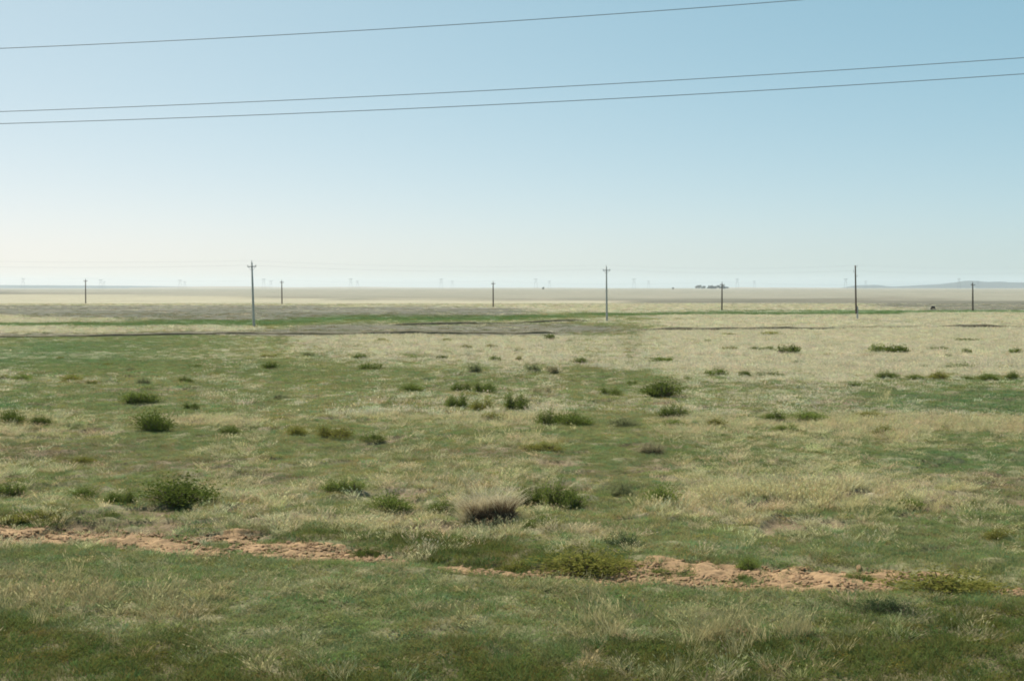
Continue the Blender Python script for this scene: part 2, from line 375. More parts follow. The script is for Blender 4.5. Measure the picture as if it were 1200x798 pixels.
def sample(n, d0, d1):
    """places spread evenly over the ground between two distances, inside a generous wedge"""
    u = RNG.random(n); Y = np.sqrt(d0 ** 2 + u * (d1 ** 2 - d0 ** 2))
    X = (RNG.random(n) * 2 - 1) * (.56 * Y + 3)
    return X, Y
gP = []; gS = []; gT = []; gV = []; dP = []; dS = []; dT = []; dV = []; hP = []; hS = []; hT = []; hV = []
bands = [  # (from, to, count, class)
 (9, 24, 26000, 0), (24, 42, 46000, 0), (42, 75, 52000, 1), (75, 125, 52000, 1), (125, 210, 40000, 2), (210, 330, 26000, 2)]
for d0, d1, n, cl in bands:
    X, Y = sample(n, d0, d1); f = field(X, Y)
    soil = soil_mask(X, Y)
    clump = fbm(X / (.9 + .02 * Y), Y / (.8 + .02 * Y), 101, 2)
    st = np.clip(Y / 40, .6, 5)
    mosaic = .55 * fbm(X / (2.6 * st), Y / (1.3 * st), 103, 3) + .30 * fbm(X / (8 * st), Y / (3.2 * st), 105, 2) + .35 * fbm(X / (5 * st), Y / (.8 * st), 107, 3)
    dryp = sstep(.0, 1.0, np.clip(f[:, 3] * 1.12 + 1.25 * mosaic * np.clip(f[:, 3] * 2.6 + .18, 0, 1), 0, 1))
    cov = f[:, 8] * (.6 + .45 * sstep(-.5, .1, fbm(X / .8, Y / .7, 111, 2)))
    keep = (RNG.random(n) < cov) & (RNG.random(n) > soil * .93) & (RNG.random(n) > bare_shade_mask(X, Y) * .88)
    X, Y, f, dryp, clump = X[keep], Y[keep], f[keep], dryp[keep], clump[keep]; n = len(X)
    P = np.stack([X, Y, height(X, Y)], -1)
    r = RNG.random(n); isd = r < dryp * .82
    ish = (~isd) & (RNG.random(n) < (.35 if cl == 0 else .2))
    hgt = f[:, 7] * (.65 + .6 * RNG.random(n)) * (1 + .35 * clump)
    var = (.78 + .44 * RNG.random((n, 1)))
    green = f[:, 4:7] * (1.03, 1.01, .96) * var * (1 + np.stack([.18 * RNG.standard_normal(n), .06 * RNG.standard_normal(n), .1 * RNG.standard_normal(n)], -1))
    dry = np.array((.59, .54, .375)) * (.75 + .5 * RNG.random((n, 1))) * (1 + .06 * RNG.standard_normal((n, 3)))
    dry = dry * np.where(Y[:, None] < 20, .60, np.where(Y[:, None] < 42, .86, 1)) * np.where(Y[:, None] < 20, (1, 1, .75), np.where(Y[:, None] < 42, (1, .98, .82), (1, 1, 1)))   # straw close to the track is darker and yellower
    wd = .85 + .4 * RNG.random(n)
    s3 = np.stack([wd, wd, hgt], -1)
    g = (~isd) & (~ish)
    gP.append(P[g]); gS.append(s3[g]); gT.append(green[g]); gV.append(cl * 3 + RNG.integers(0, 3, g.sum()))
    dP.append(P[isd]); dS.append(s3[isd]); dT.append(dry[isd]); dV.append(cl * 3 + RNG.integers(0, 3, isd.sum()))
    hP.append(P[ish]); hS.append(s3[ish] * (1, 1, .9)); hT.append(green[ish] * (.88, .86, .72)); hV.append(cl * 2 + RNG.integers(0, 2, ish.sum()))
# tall straw stands close to the track
def extra(px0, px1, py0, py1, n, hs, tintf):
    for _ in range(n):
        p = ground_at(random.gauss((px0 + px1) / 2, (px1 - px0) * .42), random.gauss((py0 + py1) / 2, (py1 - py0) * .36))
        dP.append(np.array([p])); s = random.uniform(.7, 1.2); dS.append(np.array([[s, s, hs * random.uniform(.6, 1.25)]]))
        dT.append(np.array([[.52, .46, .24]]) * tintf * random.uniform(.75, 1.25)); dV.append(np.array([random.randrange(3)]))
extra(0, 60, 690, 722, 12, 1.0, .75); extra(40, 150, 685, 716, 16, .95, .7); extra(150, 240, 698, 730, 9, .9, .6); extra(815, 880, 735, 765, 11, 1.0, .75); extra(900, 965, 730, 765, 10, 1.1, .75); extra(690, 730, 715, 740, 6, 1.2, .8); extra(1030, 1045, 462, 474, 8, 1.5, 1.1)
extra(560, 640, 490, 520, 22, .9, 1.1); extra(800, 960, 576, 590, 60, .75, 1.0); extra(960, 1100, 588, 603, 45, .7, 1.05)
G_src = [blade_mesh('g', 64, .07, .20, .19, .008, .1, .6, M_grass) for _ in range(3)] + \
        [blade_mesh('g', 56, .07, .20, .34, .016, .1, .6, M_grass, segs=2) for _ in range(3)] + \
        [blade_mesh('g', 60, .07, .19, .75, .034, .1, .6, M_grass, segs=2) for _ in range(3)]
D_src = [blade_mesh('d', 46, .14, .36, .13, .007, .22, .55, M_dry, .22) for _ in range(3)] + \
        [blade_mesh('d', 46, .14, .36, .28, .015, .22, .5, M_dry, .1, 2) for _ in range(3)] + \
        [blade_mesh('d', 56, .14, .36, .70, .032, .22, .5, M_dry, 0, 2) for _ in range(3)]
H_src = [herb_mesh('h', 80, .20, .13, .026, M_herb) for _ in range(2)] + [herb_mesh('h', 70, .34, .15, .05, M_herb) for _ in range(2)] + [herb_mesh('h', 60, .8, .16, .11, M_herb) for _ in range(2)]
def go(name, P, S, T, V, src, label, tilt):
    P = np.concatenate(P); S = np.concatenate(S); T = np.clip(np.concatenate(T), .01, .8); V = np.concatenate(V); n = len(P)
    rot = np.stack([RNG.normal(0, tilt, n), RNG.normal(0, tilt, n), RNG.random(n) * 6.283], -1)
    scatter(name, P, rot, S, T, V, src, label); return n
cnt = [go('green_grass', gP, gS, gT, gV, G_src, 'short sage green grass covering the plain', .1),
       go('dry_grass', dP, dS, dT, dV, D_src, 'pale straw coloured feathery grass in bands and patches', .1),
       go('low_herbs', hP, hS, hT, hV, H_src, 'small leafy green herbs between the grass tufts', .08)]
print('tufts', cnt)
# clods on the bare soil
def clods():
    src = []
    for k in range(3):
        bm = bmesh.new(); bmesh.ops.create_icosphere(bm, subdivisions=2, radius=.5)
        for v in bm.verts: v.co *= 1 + .22 * float(fbm(v.co.x * 3 + k * 7, v.co.y * 3 + v.co.z * 5, 7 + k, 2)); v.co.z *= .6
        m = bpy.data.meshes.new('c'); bm.to_mesh(m); bm.free(); m.materials.append(M_clod); src.append(m)
    n = 16000; px = RNG.uniform(-200, 1400, n); t = RNG.random(n)
    up = np.interp(px, SUP[:, 0], SUP[:, 1]); lo = np.interp(px, SLO[:, 0], SLO[:, 1]); py = up + (lo - up) * t
    Y = F * EYE / (py - HZ); X = (px - 600) / F * Y; k = soil_mask(X, Y) > .3; X, Y = X[k], Y[k]; n = len(X)
    s = .015 + .08 * RNG.random(n) ** 5
    scatter('soil_clods', np.stack([X, Y, height(X, Y) + .03], -1), RNG.random((n, 3)) * (0.5, .5, 6.28), np.stack([s * 1.4, s, s], -1), np.ones((n, 3)), RNG.integers(0, 3, n), src, 'loose crumbly clods on the bare soil strip')
clods()

# ------------------------------------------------------------------ shrubs
TINT = {'dark': (.125, .160, .036), 'green': (.165, .205, .050), 'olive': (.215, .210, .052), 'sage': (.250, .265, .125), 'straw': (.36, .32, .18), 'deep': (.075, .102, .045)}
M_leaf = {k: leafy(k + '_shrub_leaf', v, .35, 5, .42) for k, v in TINT.items()}
M_twig = noisy('shrub_twig', (.13, .10, .07), .2, 6)
def shrub_meshes(seed, leaves, leaf, stems):
    """unit shrub, about 1 wide and 0.5 high: stems fan out of one root, leaves sit along their upper ends"""
    rnd = random.Random(seed); tw = MB(); V = []; Q = []; tips = []
    roots = [(rnd.uniform(-.34, .34), rnd.uniform(-.2, .2), rnd.uniform(.55, 1.0), rnd.uniform(.16, .30)) for _ in range(rnd.choice((3, 4, 5)))] + [(rnd.uniform(-.1, .1), 0, 1.0, .30)]
    for k in range(stems):
        rx, ry, rh, rr = rnd.choice(roots); a = rnd.uniform(0, 6.283); q = math.sqrt(rnd.random()); out = rr * q
        hh = .52 * rh * (1 - q * q * .6) * rnd.uniform(.6, 1.15)
        p0 = Vector((rx + rnd.gauss(0, .03), ry + rnd.gauss(0, .03), -.03)); p2 = Vector((rx + math.cos(a) * out, ry + math.sin(a) * out, hh)); p1 = p0.lerp(p2, .5) + Vector((0, 0, .05))
        tw.tube([p0, p1, p1.lerp(p2, .55)], [.009, .005, .002], 4, False); tips.append((p0, p1, p2))
    for k in range(leaves):
        p0, p1, p2 = rnd.choice(tips); t = 1.06 - .85 * rnd.random() ** 1.3
        c = p0 * (1 - t) ** 2 + p1 * 2 * t * (1 - t) + p2 * t * t
        c = c + Vector((rnd.gauss(0, .045), rnd.gauss(0, .045), rnd.gauss(0, .03))); c.z = max(c.z, .01)
        d = (p2 - p0).normalized() + Vector((rnd.gauss(0, .6), rnd.gauss(0, .6), rnd.gauss(0, .45))); d.normalize()
        s = d.cross(Vector((rnd.gauss(0, 1), rnd.gauss(0, 1), rnd.gauss(0, 1)))).normalized()
        l = leaf * rnd.uniform(.6, 1.4); b = len(V)
        V += [tuple(c - d * l * .5), tuple(c + s * l * .2), tuple(c + d * l * .6), tuple(c - s * l * .2)]; Q.append((b, b + 1, b + 2, b + 3))
    A = np.array(V); lo, hi = np.percentile(A, 2, 0), np.percentile(A, 98, 0); mid = (lo + hi) / 2; sc3 = np.array((1 / (hi[0] - lo[0]), .8 / (hi[1] - lo[1]), .52 / hi[2]))
    V = (A - (mid[0], mid[1], 0)) * sc3; tw.v = [Vector(((v.x - mid[0]) * sc3[0], (v.y - mid[1]) * sc3[1], v.z * sc3[2])) for v in tw.v]
    return V, Q, tw
_var = {}
def shrub_parts(kind, tint, v):
    key = (kind, tint, v)
    if key not in _var:
        g = ('geo', kind, v)
        if g not in _var: _var[g] = shrub_meshes(v * 13 + (5 if kind == 'near' else 1), *((4600, .032, 110) if kind == 'near' else (1300, .060, 60)))
        V, Q, tw = _var[g]
        me = np_mesh('foliage', V, [Q], M_leaf[tint])
        if ('tw', kind, v) not in _var:
            t = bpy.data.meshes.new('stems'); t.from_pydata([tuple(p) for p in tw.v], [], tw.f); t.materials.append(M_twig); _var[('tw', kind, v)] = t
        _var[key] = (bpy.data.objects.new('foliage', me), bpy.data.objects.new('stems', _var[('tw', kind, v)]))
    return _var[key]
SHRUBS = []
def shrub(px, pyc, w, h, tint, label, group, rnd=random.Random(5)):
    p = ground_at(px, pyc + h * .42); d = p.y
    W = w * d / F * 1.03; H = h * d / F * (.94 if d < 35 else 1.06)
    e = empty('shrub', p - Vector((0, 0, .02)), label, 'shrub', group)
    f, t = shrub_parts('near' if d < 60 else 'far', tint, rnd.randrange(5))
    k = max(W * rnd.uniform(.75, .95), H * 1.2)
    for src in (f, t):
        c = src.copy(); link(c, e)
    e.rotation_euler = (0, 0, rnd.choice((0, math.pi)) + rnd.uniform(-.35, .35)); e.scale = (W, k, H / .52)
    SHRUBS.append(e)
G1 = 'shrubs beside the bare soil strip'; G2 = 'shrubs around the dry tussock'; G3 = 'shrubs scattered over the middle of the grassland'; G4 = 'shrubs along the edge of the dry grass'; G5 = 'shrubs dotting the pale dry grass'
for a in [
 # --- close to the soil strip
 (690, 655, 92, 27, 'olive', 'wide flat yellowish olive shrub sprawling over the soil strip', G1),
 (1112, 687, 112, 27, 'olive', 'widest olive shrub, spread over the soil strip close to the frame edge', G1),
 (1040, 710, 60, 17, 'deep', 'very dark flat shrub in the grass on the near side of the soil strip', G1),
 (605, 662, 32, 13, 'olive', 'small yellow olive shrub on the soil strip below the dry tussock', G1),
 (876, 661, 22, 17, 'green', 'upright small green shrub standing alone on orange soil', G1),
 (872, 676, 14, 9, 'green', 'tiny green plant at the lower edge of the orange soil', G1),
 (773, 669, 22, 10, 'green', 'small green shrub on the soil beside the wide olive shrub', G1),
 (730, 634, 40, 16, 'deep', 'dark grey green shrub just above the wide olive shrub', G1),
 (428, 648, 30, 12, 'dark', 'low dark shrub breaking up the upper edge of the soil strip', G1),
 (512, 657, 16, 9, 'dark', 'tiny dark tuft of a shrub in the middle of the soil strip', G1),
 (40, 598, 60, 11, 'olive', 'low brownish olive shrub at the upper soil edge near the frame corner', G1),
 (125, 603, 28, 9, 'dark', 'flat dark shrub on the upper soil edge under the twin shrubs', G1),
 (1010, 676, 34, 12, 'green', 'low green shrub on the soil left of the widest olive shrub', G1),
 # --- around the tussock
 (211, 577, 80, 28, 'dark', 'largest dark green shrub, broad and domed, above the soil strip', G2),
 (142, 580, 34, 16, 'dark', 'rounded dark shrub next to the largest domed shrub', G2),
 (98, 577, 36, 14, 'dark', 'low dark shrub second along from the largest domed shrub', G2),
 (10, 570, 34, 20, 'dark', 'dark shrub cut by the frame edge level with the domed shrub', G2),
 (402, 569, 46, 17, 'green', 'mid green mound shaped shrub between the domed shrub and the tussock', G2),
 (458, 592, 44, 20, 'green', 'loose yellow green shrub two steps before the tussock', G2),
 (519, 595, 34, 20, 'green', 'bright green shrub touching the shaded flank of the dry tussock', G2),
 (660, 575, 48, 32, 'green', 'tall bushy green shrub behind the dry tussock', G2),
 (621, 578, 30, 23, 'green', 'smaller green shrub wedged between tussock and tall bushy shrub', G2),
 (632, 606, 52, 14, 'green', 'low spreading green shrub at the foot of the dry tussock', G2),
 (728, 573, 26, 17, 'sage', 'grey green shrub right of the tall bushy shrub', G2),
 (774, 582, 34, 23, 'green', 'rounded green shrub farthest out in the row beside the tussock', G2),
 (1067, 592, 30, 12, 'green', 'small green shrub on the dry grass crest below the teal green field', G2),
 (1168, 625, 36, 14, 'olive', 'low olive shrub in the grass beyond the widest olive shrub', G2),
 (940, 578, 22, 9, 'olive', 'small olive clump on top of the dry grass swell', G2),
 # --- middle of the grassland
 (776, 458, 40, 18, 'dark', 'plump dark green shrub standing alone below the middle pole', G3),
 (180, 497, 40, 21, 'dark', 'plump dark shrub alone in the grass above the domed shrub', G3),
 (165, 470, 38, 14, 'dark', 'long dark shrub straight behind the plump one under the tilted pole', G3),
 (224, 477, 17, 8, 'dark', 'small flat dark shrub right behind the long dark shrub', G3),
 (13, 490, 28, 15, 'dark', 'dark shrub at the frame edge, first of the pair by the pale crest', G3),
 (48, 494, 22, 12, 'dark', 'dark shrub second of the pair by the pale crest', G3),
 (87, 498, 20, 8, 'sage', 'faint sage shrub between the frame edge pair and the plump dark shrub', G3),
 (268, 505, 20, 10, 'green', 'small rounded green shrub right of the plump dark shrub', G3),
 (390, 508, 44, 13, 'olive', 'long low olive shrub halfway between plump shrub and open centre', G3),
 (348, 506, 20, 12, 'olive', 'small olive shrub at the end of the long low olive one', G3),
 (648, 489, 34, 19, 'dark', 'upper shrub of the joined dark pair in the centre', G3),
 (673, 494, 36, 14, 'dark', 'lower shrub of the joined dark pair in the centre', G3),
 (605, 473, 26, 19, 'dark', 'dark round shrub alone in the centre above the joined pair', G3),
 (535, 472, 24, 15, 'dark', 'dark shrub on the green below the twin shrubs of the centre', G3),
 (564, 476, 24, 13, 'olive', 'patchy olive shrub between two dark round ones in the centre', G3),
 (567, 453, 25, 13, 'dark', 'larger dark shrub of the touching twins in the centre', G3),
 (541, 455, 23, 10, 'dark', 'smaller shrub of the touching twins in the centre', G3),
 (482, 453, 25, 9, 'green', 'flat green shrub a little way before the touching twins', G3),
 (635, 457, 26, 9, 'straw', 'pale straw coloured shrub beyond the touching twins', G3),
 (580, 488, 28, 10, 'olive', 'pale olive shrub in dry grass beneath the patchy olive one', G3),
 (715, 460, 25, 10, 'dark', 'ragged dark shrub next to the plump shrub below the middle pole', G3),
 (741, 451, 11, 5, 'dark', 'tiny dark bush floating on the green strip by the plump shrub', G3),
 (788, 483, 32, 15, 'dark', 'dark shrub with a bare shaded bank, directly under the plump one', G3),
 (792, 497, 24, 9, 'green', 'bright green low shrub under the shaded bank', G3),
 (732, 496, 32, 11, 'sage', 'pale sage shrub between the joined pair and the shaded bank', G3),
 (763, 525, 30, 15, 'straw', 'straw brown bushy clump below the bright green low shrub', G3),
 (634, 523, 46, 9, 'olive', 'low olive patch of shrub in front of the joined dark pair', G3),
 (437, 512, 26, 10, 'green', 'dull green low shrub on the green hollow in front of the centre', G3),
 (907, 488, 24, 13, 'dark', 'rounded dark shrub on the pale crest under the wooden pole', G3),
 (948, 489, 38, 11, 'green', 'long bright green shrub next to the rounded one on the pale crest', G3),
 (1017, 487, 30, 8, 'olive', 'low olive shrub farther along the pale crest at the teal field', G3),
 (920, 501, 26, 7, 'green', 'thin flat shrub in front of the pale crest', G3),
 (1035, 505, 26, 10, 'olive', 'brownish olive shrub in front of the pale crest at the teal field', G3),
 (838, 496, 20, 9, 'olive', 'small olive shrub between the shaded bank and the pale crest', G3),
 (98, 539, 24, 9, 'olive', 'small olive shrub on rough ground behind the twin dark shrubs', G3),
 (330, 464, 22, 6, 'sage', 'faint low sage shrub alone in the green below the tilted pole', G3),
 # --- edge of the dry grass
 (317, 428, 17, 8, 'dark', 'compact dark bush alone in green grass under the tilted pole', G4),
 (218, 445, 17, 8, 'green', 'green bush left of the compact one, lower on the green', G4),
 (168, 445, 16, 10, 'sage', 'rounded sage bush among the smaller ones on the green field', G4),
 (85, 443, 23, 8, 'olive', 'brownish olive bush on the green field towards the frame edge', G4),
 (27, 443, 19, 7, 'green', 'flat bush closest to the frame edge on the green field', G4),
 (435, 430, 25, 8, 'dark', 'flat dark bush where green meets dry grass', G4),
 (422, 418, 18, 6, 'green', 'low green bush behind the flat dark one at the dry grass', G4),
 (557, 432, 16, 10, 'sage', 'sage bush first of three pale ones on the dry edge', G4),
 (625, 431, 16, 10, 'sage', 'sage bush in the middle of three pale ones on the dry edge', G4),
 (648, 433, 14, 9, 'straw', 'straw tinted bush, last of three pale ones on the dry edge', G4),
 (777, 423, 29, 7, 'dark', 'long flat dark bush in dry grass in line with the plump shrub', G4),
 (840, 437, 23, 9, 'dark', 'first and largest dark bush of the row ending the dry grass', G4),
 (873, 439, 13, 7, 'dark', 'small dark bush in the gap of the row ending the dry grass', G4),
 (902, 439, 27, 6, 'dark', 'longest flat bush of the row ending the dry grass', G4),
 (806, 444, 11, 4, 'dark', 'tiny dark bush just before the row ending the dry grass', G4),
 (1041, 440, 24, 8, 'dark', 'double headed dark bush in the row below the wooden pole', G4),
 (1073, 442, 19, 6, 'green', 'flat green bush beside the double headed one', G4),
 (1100, 441, 19, 9, 'olive', 'bushy olive shrub in the row of dark bushes at the green edge', G4),
 (1133, 443, 14, 5, 'dark', 'smallest bush in the row at the green edge', G4),
 (1158, 443, 23, 8, 'dark', 'wide dark bush next to the last one of the row', G4),
 (1186, 443, 15, 9, 'dark', 'last dark bush of the row, almost at the frame edge', G4),
 (1123, 430, 36, 7, 'sage', 'long sage bush in the dry grass above the row', G4),
 (1182, 431, 23, 5, 'olive', 'flat olive bush in the dry grass at the frame edge', G4),
 # --- out in the dry grass
 (645, 396, 12, 7, 'dark', 'dark round bush alone in the pale grass below the middle pole', G5),
 (924, 410, 25, 9, 'dark', 'biggest dark bush at the end of a chain in the pale grass', G5),
 (887, 409, 17, 5, 'dark', 'flat bush in the middle of the chain in the pale grass', G5),
 (855, 409, 17, 5, 'olive', 'olive bush starting the chain in the pale grass', G5),
 (1031, 410, 23, 10, 'green', 'green half of the touching pair below the wooden pole', G5),
 (1052, 411, 25, 9, 'dark', 'dark half of the touching pair below the wooden pole', G5),
 (1100, 409, 19, 5, 'dark', 'flat dark bush a little beyond the touching pair', G5),
 (1132, 399, 25, 4, 'dark', 'thin dark line of a bush near the dark earth bank', G5),
 (903, 391, 23, 4, 'olive', 'thin olive bush close below the dark earth bank', G5),
 (1190, 412, 13, 7, 'green', 'small green bush at the frame edge in the pale grass', G5),
]: shrub(*a)
TI = 'tiny dark dot of a bush scattered in the pale dry grass'; TJ = 'tiny low bush scattered on the far green field under the tilted pole'
for px, py, w, h in [(448, 399, 14, 4), (523, 399, 10, 4), (547, 407, 12, 5), (576, 406, 12, 5), (607, 411, 9, 4), (483, 419, 10, 4), (518, 419, 13, 5), (580, 421, 13, 7), (608, 421, 8, 6), (679, 422, 14, 7), (853, 392, 16, 3), (902, 409, 9, 5), (935, 425, 13, 4), (1133, 412, 10, 6), (1003, 451, 15, 4), (965, 428, 10, 4), (829, 400, 8, 4), (1048, 424, 12, 4), (1085, 430, 11, 4), (1112, 417, 9, 4)]:
    shrub(px, py, w, h, random.choice(['green', 'dark', 'olive']), TI, 'tiny bushes in the dry grass')
for px, py, w, h in [(107, 447, 12, 5), (143, 447, 12, 5), (153, 433, 10, 4), (362, 415, 12, 5), (315, 417, 18, 4), (228, 429, 14, 4), (71, 419, 9, 3), (498, 443, 10, 4), (365, 447, 16, 4), (127, 427, 14, 3), (4, 442, 10, 5)]:
    shrub(px, py, w, h, random.choice(['green', 'sage', 'olive']), TJ, 'tiny bushes on the far green field')

# ------------------------------------------------------------------ the big dry tussock
def tussock():
    p = ground_at(574, 612); e = empty('dry_tussock', p, 'big pale dry grass tussock with a dark shaded heart', 'grass tussock')
    k = p.y / F; rnd = random.Random(3)
    m_s = leafy('dry_stalk', (.56, .49, .33), .25, 4, .3); m_o = leafy('dry_stalk_brown', (.215, .155, .095), .25, 4, .25); m_d = leafy('shaded_dead_heart', (.125, .098, .070), .35, 4, .1)  # heart colour: dead grass darkened by the tussock's own shade
    def tuft(n, cx, cy, sp, h0, h1, fl, w, bias=0.):
        V = []; Q = []; T = []
        for _ in range(n):
            a = rnd.uniform(0, 6.283); r = sp * math.sqrt(rnd.random()); h = rnd.uniform(h0, h1)
            b = Vector((cx + r * math.cos(a), cy + r * .8 * math.sin(a), -.02)); f = fl * h * rnd.uniform(.15, 1.1); a2 = a + rnd.gauss(0, .5)
            dx = math.cos(a2) * f + bias * h; dy = math.sin(a2) * f; ta = rnd.uniform(0, 3.14); o = Vector((math.cos(ta), math.sin(ta), 0)) * w / 2; b0 = len(V); S = 5
            for s in range(S):
                t = s / S; c = Vector((dx * t ** 1.6, dy * t ** 1.6, h * (t - .30 * fl * t ** 2.5))); q = 1 - .6 * t
                V.append(tuple(b + c - o * q)); V.append(tuple(b + c + o * q))
            V.append(tuple(b + Vector((dx, dy, h * (1 - .34 * fl)))))
            for s in range(S - 1): Q.append((b0 + 2 * s, b0 + 2 * s + 1, b0 + 2 * s + 3, b0 + 2 * s + 2))
            T.append((b0 + 2 * S - 2, b0 + 2 * S - 1, b0 + 2 * S))
        return V, Q, T
    def add(name, parts, mat, lab=None):
        V = []; Q = []; T = []
        for v, q, t in parts:
            n = len(V); V += v; Q += [tuple(i + n for i in f) for f in q]; T += [tuple(i + n for i in f) for f in t]
        o = link(bpy.data.objects.new(name, np_mesh(name, V, [Q, T], mat)), e)
        if lab: o['label'] = lab
    add('outer_stalks', [tuft(460, -.40, .02, .13, .5, .92, .85, .013, -.16), tuft(220, -.10, .12, .18, .6, 1.05, .9, .012, .0), tuft(420, .30, .05, .18, .55, 1.0, .8, .013, .05), tuft(160, .05, .25, .30, .5, .95, .9, .012), tuft(200, -.5, -.08, .16, .2, .62, 1.2, .012, -.3)], m_s, 'pale outer stalks')
    add('inner_stalks', [tuft(420, -.22, -.08, .22, .3, .72, .75, .012, -.06), tuft(460, .32, -.10, .17, .35, .76, .6, .012, .04)], m_o, 'brown inner stalks')
    add('shaded_dead_heart', [tuft(650, -.26, -.14, .15, .08, .36, 1.0, .014, -.05), tuft(750, .02, -.22, .17, .12, .50, .9, .014), tuft(900, .34, -.20, .17, .14, .46, .9, .014, .06), tuft(260, .16, -.28, .26, .05, .22, 1.2, .014)], m_d, 'dark dead base with shade in its colour')
    add('flower_stalks', [tuft(26, -.05, .1, .35, 1.0, 1.6, .6, .010, -.03), tuft(14, -.1, .1, .3, .9, 1.4, .6, .010, .25)], m_s)
    e.scale = (.84, .9, .95)
tussock()

# ------------------------------------------------------------------ near row of poles with their lines
def insulator(mb_parent, x, y, z):
    m = MB(); m.tube([(x, y, z + .05), (x, y, z + .08), (x, y, z + .10), (x, y, z + .13), (x, y, z + .15), (x, y, z + .17)], [.03, .05, .035, .045, .03, .02], 8); m.build('insulator', M_insul, mb_parent, True)
    n = MB(); n.tube([(x, y, z), (x, y, z + .06)], .014, 6); n.build('pin', M_steel, mb_parent)
def concrete_pole(px, pyb, H, lean, label):
    p = ground_at(px, pyb); e = empty('utility_pole', p, label, 'utility pole', 'poles of the nearer line')
    e.rotation_euler = (0, lean, R(8))
    m = MB(); b = .155; t = .095; n = 10
    m.tube([(0, 0, -.4), (0, 0, .3), (0, 0, H * .5), (0, 0, H - .35)], [b * 1.05, b, (b + t) / 2, t], 12); m.build('shaft', M_conc, e, True)
    m = MB(); m.box((0, -.115, H - .83), (1.05, .07, .09)); a = m.build('crossarm', M_steel, e)
    m = MB(); m.tube([(-.42, -.115, H - .88), (0, -.10, H - 1.35), (.42, -.115, H - .88)], .018, 6); m.build('brace', M_steel, e)
    m = MB(); m.tube([(0, 0, H - .37), (0, 0, H - .1)], .03, 8); m.build('top_pin', M_steel, e)
    for x in (-.47, .47): insulator(a, x, -.115, H - .79)
    insulator(e, 0, 0, H - .27)
    return e
H0 = 8.0
cp1 = concrete_pole(297.6, 383.2, H0, R(-1.9), 'tall grey concrete pole leaning slightly, nearest of the line')
cp2 = concrete_pole(711.2, 377, H0, R(-.6), 'straight grey concrete pole standing in the middle of the view')
def wood_pole():
    p = ground_at(1004.2, 375); e = empty('utility_pole', p, 'dark brown wooden pole spliced to a pale concrete stub', 'utility pole', 'poles of the nearer line'); H = 7.9
    m = MB(); m.tube([(0.06, .0, -.4), (.06, 0, 2.0)], [.13, .12], 8); m.build('concrete_stub', M_stub, e)
    m = MB(); m.tube([(-.13, -.05, .95), (-.17, -.05, 3), (-.24, -.05, H - .5), (-.26, -.05, H - .05), (-.265, -.05, H)], [.13, .12, .095, .09, .03], 10); m.build('shaft', M_wood, e, True)
    for z in (1.15, 1.65):
        m = MB(); m.tube([(-.03 + .26 * math.cos(q), -.03 + .19 * math.sin(q), z) for q in np.linspace(0, 6.283, 17)], .016, 5, False); m.build('wire_binding', M_steel, e)
    for z, s in ((H - .2, 1), (H - .95, -1), (H - 1.6, 1)):
        m = MB(); m.tube([(-.24, -.05, z - .06), (-.24 + s * .22, -.05, z - .06), (-.24 + s * .26, -.05, z + .02)], .02, 6); h = m.build('hook', M_steel, e)
        insulator(h, -.24 + s * .26, -.05, z + .02)
    return e
wp = wood_pole()
def line(pts, sag, r, name, label, group, cat='power line', mat=M_cable):
    P = []
    for a, b in zip(pts[:-1], pts[1:]):
        for k in range(14):
            t = k / 14; q = a.lerp(b, t); q.z -= 4 * sag * t * (1 - t); P.append(q)
    P.append(pts[-1]); m = MB(); m.tube(P, r, 5); o = m.build(name, mat); tag(o, label, cat, group); return o
bpy.context.view_layer.update()
def tops(dx, dz):
    A = [cp1.matrix_basis @ Vector((dx, 0 if dx == 0 else -.115, H0 - .37 + dz)), cp2.matrix_basis @ Vector((dx, 0 if dx == 0 else -.115, H0 - .37 + dz))]
    w = wp.location + Vector((.02 if dx >= 0 else -.5, -.05, 7.9 - (0. if dx == 0 else .75 if dx < 0 else 1.4)))
    d = A[1] - A[0]
    return [A[0] - d, A[0] - Vector((0, 0, 0)), A[1], w, w + Vector((43, 20, .3))]
line(tops(0, .25), .45, .005, 'overhead_line', 'faint thin line strung along the pole tops', 'lines along the nearer poles')
line(tops(-.47, -.28), .5, .006, 'overhead_line', 'faint thin line on the crossarms, lower than the top one', 'lines along the nearer poles')

# ------------------------------------------------------------------ far row of slim poles
def far_pole(src, px, pyb, hpx, label):
    p = ground_at(px, pyb); H = hpx * p.y / F
    if src is None:
        e = empty('distant_pole', p, label, 'utility pole', 'slim poles of the farther line')
        m = MB(); m.tube([(0, 0, -.3), (0, 0, 3.4), (0, 0, 6.6)], [.17, .15, .11], 8); m.build('shaft', M_wood, e)
        m = MB(); m.box((0, -.12, 6.15), (1.0, .1, .11)); m.build('crossarm', M_wood, e)
        m = MB(); m.tube([(0, 0, 6.55), (0, 0, 7.0)], .04, 6); m.build('top_pin', M_steel, e)
        for x in (-.42, .42):
            m = MB(); m.tube([(x, -.12, 6.2), (x, -.12, 6.45)], .05, 6); m.build('insulator', M_insul, e)
    else:
        e = src.copy(); link(e); e.location = p; e['label'] = label
        for c in src.children: k = c.copy(); link(k, e)
    e.rotation_euler = (0, R(random.uniform(-.7, .7)), R(15)); e.scale = (1, 1, H / 7)
    return e
fp = [far_pole(None, 100.5, 356, 30, 'slim far pole standing alone between frame edge and tilted pole')]
for a in ((330.5, 357, 29.5, 'slim far pole just beside the tilted grey pole'), (578, 360, 31, 'slim far pole between the tilted pole and the middle pole'),
          (846, 364, 34, 'slim far pole beside the dark wood on the horizon'), (1140, 364, 34, 'slim far pole in front of the blue hills')): fp.append(far_pole(fp[0], *a))
pts = [p.location + Vector((0, 0, 6.9 * p.scale.z)) for p in fp]
